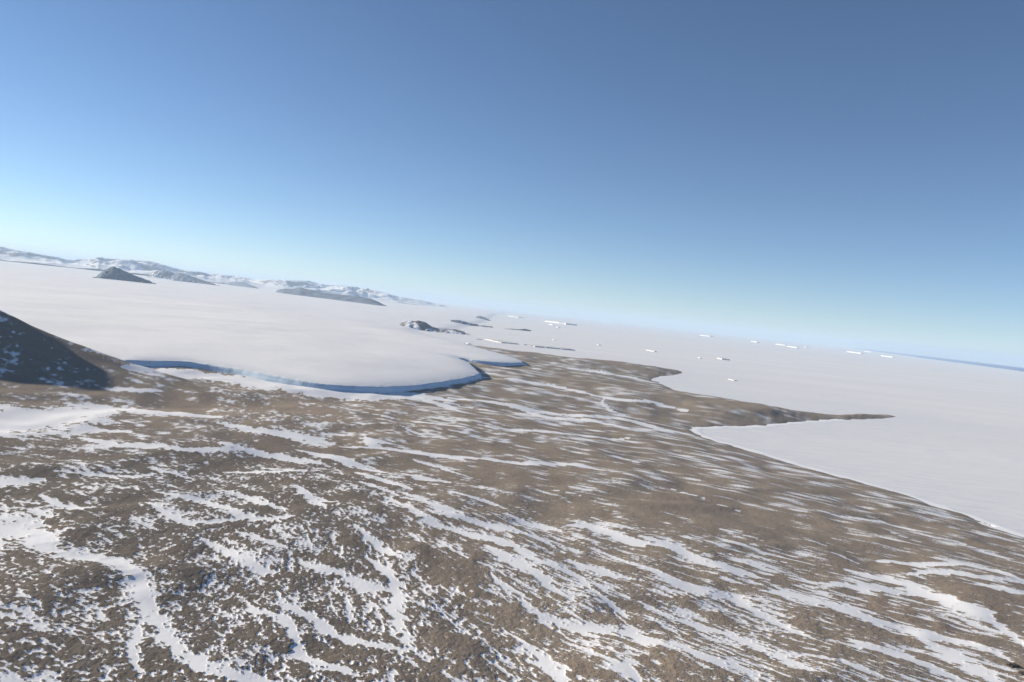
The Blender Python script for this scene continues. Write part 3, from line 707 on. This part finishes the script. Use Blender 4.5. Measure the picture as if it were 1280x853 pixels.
SPEC = {
 'a': ("dark pointed rock hill rising alone from the snow plain before the far range", M_HILL, 0.40, 0.1),
 'b': ("left rounded lump of the blue-grey double hill streaked with snow", M_HILLSNOW, 0.5, 0.1),
 'c': ("right longer lump of the blue-grey double hill sloping down to the right", M_HILL, 0.35, 0.1),
 'd': ("small low dark hill between the double hill and the long flat ridge", M_HILL, 0.35, 0.1),
 'e': ("long low dark ridge lying on the snow dome under the far range", M_HILL, 0.35, 0.05),
 'f': ("snow-dusted brown headland with a low tail at the glacier's far edge", M_HILLSNOW, 0.35, 0.2),
 'g': ("low grey rock spit behind the snow-dusted headland on the far coast", M_HILLSNOW, 0.25, 0.1),
 'h': ("small dark knob at the far end of the coast", M_HILL, 0.4, 0.1),
 'i': ("flat dark rock islet lying on the sea ice off the far coast", M_HILL, 0.35, 0.0),
 'j': ("tiny dark outcrop in front of the snowy range", M_HILL, 0.3, 0.1),
}
for h in HILLS:
    build_hill(h, *SPEC[h['n']])

# ------------------------------------------------------------------ far mountain range
def build_mountains():
    az = np.radians(np.arange(-44, 0.01, 0.04))
    r = np.concatenate([np.linspace(34000, 76000, 260)])
    A, R = np.meshgrid(az, r)
    X = R * np.sin(A); Y = R * np.cos(A)
    raw = np.zeros(X.shape); amp = 1.0; tot = 0
    wx = perlin(X / 7000, Y / 7000, 33) * 1600; wy = perlin(X / 7000, Y / 7000, 34) * 1600
    for lam, sd in ((7000, 21), (3400, 22), (1700, 23), (900, 24)):
        rg = 1 - np.abs(perlin((X + wx) / lam, (Y + wy) / lam, sd)) * 1.3
        raw += amp * np.clip(rg, 0, 1) ** 1.6; tot += amp; amp *= 0.52
    raw /= tot
    raw = np.clip((raw - 0.30) / 0.55, 0, 1.4) ** 1.15
    env = ss(R, 35000, 48000) * (1 - ss(R, 62000, 75000))
    sa = np.array([p[0] for p in SKY]); se = np.array([p[1] for p in SKY])
    e = np.interp(az, sa, se)
    base = 150.0
    H = 900 * raw * env
    need = np.min((e[None, :] * R + CAM_Z - base) / np.maximum(H, 1.0), axis=0)
    kern = np.exp(-np.linspace(-2, 2, 13) ** 2); kern /= kern.sum()
    need = np.convolve(np.pad(np.clip(need, 0.02, 3), 6, mode='edge'), kern, 'valid')
    Z = base - 25 + 25 * env + H * need[None, :] - 260 * ss(A, -0.13, -0.05)
    structure(grid_mesh("mountains", X, Y, Z, env > 0.2, None, M_MOUNT))
build_mountains()

# ------------------------------------------------------------------ icebergs frozen into the sea ice
def iceberg(i, A, B, hgt, lit, label, seed):
    import bmesh
    rg = random.Random(seed)
    cx, cy = (A[0] + B[0]) / 2, (A[1] + B[1]) / 2
    D = math.hypot(cx, cy)
    a0 = math.atan2(A[0], A[1]); a1 = math.atan2(B[0], B[1])
    W = abs(a1 - a0) * D                                    # width seen from the shore
    al = math.radians(24)
    la = lit * W / math.sin(al); lb = (1 - lit) * W / math.cos(al)
    la = min(la, W * 1.6); 
    yaw = -(a0 + a1) / 2
    # outline: four corners, edges broken into facets
    na = (-math.cos(al), -math.sin(al)); nb = (math.sin(al), -math.cos(al))
    ta = (nb[0], nb[1]); tb = (na[0], na[1])
    cor = [(-na[0] * 0, 0)]
    p0 = (0, 0)                                             # near corner
    pL = (-ta[0] * la, -ta[1] * la)                         # far along the lit side
    pR = (-tb[0] * lb, -tb[1] * lb)
    pB = (pL[0] + pR[0], pL[1] + pR[1])
    mx = (pL[0] + pR[0]) / 2; my = (pL[1] + pR[1]) / 2
    ring = []
    for q0, q1 in ((p0, pR), (pR, pB), (pB, pL), (pL, p0)):
        l = math.hypot(q1[0] - q0[0], q1[1] - q0[1]); n = 7
        for k in range(n):
            t = k / n
            j = 0.14 * min(la, lb) * rg.uniform(-1, 1) if k else 0.0
            ring.append((q0[0] + (q1[0] - q0[0]) * t - mx + j, q0[1] + (q1[1] - q0[1]) * t - my + j))
    c, s = math.cos(yaw), math.sin(yaw)
    rot = lambda p: (p[0] * c - p[1] * s, p[0] * s + p[1] * c)
    bm = bmesh.new()
    levels = [(1.03, -2.0), (1.0, hgt * 0.25), (0.99, hgt * 0.6), (0.97, hgt * 0.93), (0.93, hgt)]
    tilt = rg.uniform(-0.12, 0.12)
    rows = []
    for sc, z in levels:
        row = []
        for p in ring:
            x, y = rot((p[0] * sc, p[1] * sc))
            zz = z if z < 0 else z * (1 + tilt * p[0] / max(W, 1) + rg.uniform(-0.16, 0.16))
            row.append(bm.verts.new((x, y, zz)))
        rows.append(row)
    n = len(ring)
    for r0, r1 in zip(rows[:-1], rows[1:]):
        for k in range(n):
            bm.faces.new((r0[k], r0[(k + 1) % n], r1[(k + 1) % n], r1[k]))
    inner = []
    for p in ring:
        x, y = rot((p[0] * 0.5, p[1] * 0.5)); inner.append(bm.verts.new((x, y, hgt * (1.02 + rg.uniform(-0.15, 0.2)))))
    for k in range(n):
        bm.faces.new((rows[-1][k], rows[-1][(k + 1) % n], inner[(k + 1) % n], inner[k]))
    bm.faces.new(inner)
    bmesh.ops.recalc_face_normals(bm, faces=bm.faces)
    me = bpy.data.meshes.new("iceberg"); bm.to_mesh(me); bm.free(); me.materials.append(M_BERG)
    o = bpy.data.objects.new("iceberg", me); scene.collection.objects.link(o)
    o.location = (cx, cy, 0)
    o["label"] = label; o["category"] = "iceberg"; o["group"] = "icebergs frozen into the sea ice"

BERG_LABELS = [
 "largest flat-topped iceberg near the far coast, bright left part and blue shaded right end",
 "small white ice block just in front of the largest tabular iceberg",
 "tiny ice block right of and nearer than the largest tabular iceberg",
 "long low iceberg with a grey shaded side lying just behind the brown land spit",
 "low white iceberg with a shaded right half left of the long grey-sided one",
 "small dark ice lump at the left end of the low white iceberg",
 "far white iceberg near the end of the snowy coast, left of the largest tabular one",
 "small white ice block with a dark side close to the glacier's rocky back edge",
 "lone speck-like ice block with a dark side standing in the middle of the open ice",
 "small pale flat iceberg above the tip of the brown point",
 "bright white tabular iceberg with a small shaded end, first right of the sky-edge lead",
 "short white iceberg with a dark right end between two longer white bergs near the horizon",
 "thin left slab of the overlapping pair of bright bergs near the horizon",
 "thicker right slab of the overlapping pair of bright bergs near the horizon",
 "flat white berg just below the thin start of the blue water",
 "small white ice lump left of the jagged blue-shaded berg",
 "jagged berg with a bright left peak and blue shaded lumps, nearest of the upright bergs",
 "faint low ice hummock nearest to the brown rocky points",
 "tiny pale berg just right of the overlapping pair of slabs",
 "wide cream-coloured berg below the blue strip of water",
 "tiny white ice block between the largest tabular iceberg and the long grey-sided one",
 "thin white berg at the edge of the open water, behind the cream-coloured one",
]
for (i, A, B, hgt, lit) in BERGS:
    iceberg(i, A, B, hgt, lit, BERG_LABELS[i], 100 + i)

# ------------------------------------------------------------------ dark rock outcrops at the lower right
def rock_outcrop(x, y, sx, sy, sz, seed, label):
    import bmesh
    i = int(np.argmin((LAND[0] - x) ** 2 + (LAND[1] - y) ** 2)); z = float(LAND[2].ravel()[i])
    bm = bmesh.new()
    bmesh.ops.create_icosphere(bm, subdivisions=5, radius=1.0)
    co = np.array([v.co for v in bm.verts])
    n1 = perlin(co[:, 0] * 1.7 + co[:, 2] * 2.1, co[:, 1] * 1.7 - co[:, 2] * 1.3, seed)
    n2 = perlin(co[:, 0] * 4.1 - co[:, 2] * 3.0, co[:, 1] * 4.1 + co[:, 2] * 2.2, seed + 1)
    n3 = perlin(co[:, 0] * 9.0 + co[:, 2] * 7.0, co[:, 1] * 9.0 - co[:, 2] * 6.0, seed + 2)
    k = 1 + 0.45 * n1 + 0.28 * np.round(n2 * 3) / 3 + 0.10 * n3
    for v, c, q in zip(bm.verts, co, k):
        v.co = (c[0] * q * sx, c[1] * q * sy, (c[2] * q * 0.9 + 0.1) * sz)
    me = bpy.data.meshes.new("rock_outcrop"); bm.to_mesh(me); bm.free(); me.materials.append(M_ROCK)
    o = bpy.data.objects.new("rock_outcrop", me); scene.collection.objects.link(o)
    o.location = (x, y, z)
    o["label"] = label; o["category"] = "rock"
rock_outcrop(613, 903, 6.5, 4.5, 3.2, 11, "dark rock knob with blue shaded side in the snow streaks at the lower right edge")
rock_outcrop(611, 882, 4.5, 3.0, 2.2, 12, "smaller dark rock just below the rock knob in the lower right corner")


# ------------------------------------------------------------------ the air
def haze():
    import bmesh
    bm = bmesh.new()
    bmesh.ops.create_cube(bm, size=1.0)
    me = bpy.data.meshes.new("haze"); bm.to_mesh(me); bm.free()
    o = bpy.data.objects.new("haze", me); scene.collection.objects.link(o)
    lo = (-155000, -155000, -40.0); hi = (155000, 155000, 1300.0)
    o.location = [(a + b) / 2 for a, b in zip(lo, hi)]; o.scale = [b - a for a, b in zip(lo, hi)]
    m = bpy.data.materials.new("haze_air"); m.use_nodes = True
    t = m.node_tree; t.nodes.clear()
    out = t.nodes.new("ShaderNodeOutputMaterial"); v = t.nodes.new("ShaderNodeVolumePrincipled")
    v.inputs["Color"].default_value = HAZE_COLOR + (1,)
    v.inputs["Density"].default_value = HAZE_DENSITY
    v.inputs["Anisotropy"].default_value = 0.0
    t.links.new(v.outputs[0], out.inputs["Volume"])
    me.materials.append(m)
    o["kind"] = "stuff"
HAZE_DENSITY = 1.25e-5
HAZE_COLOR = (0.64, 0.81, 1.0)
haze()
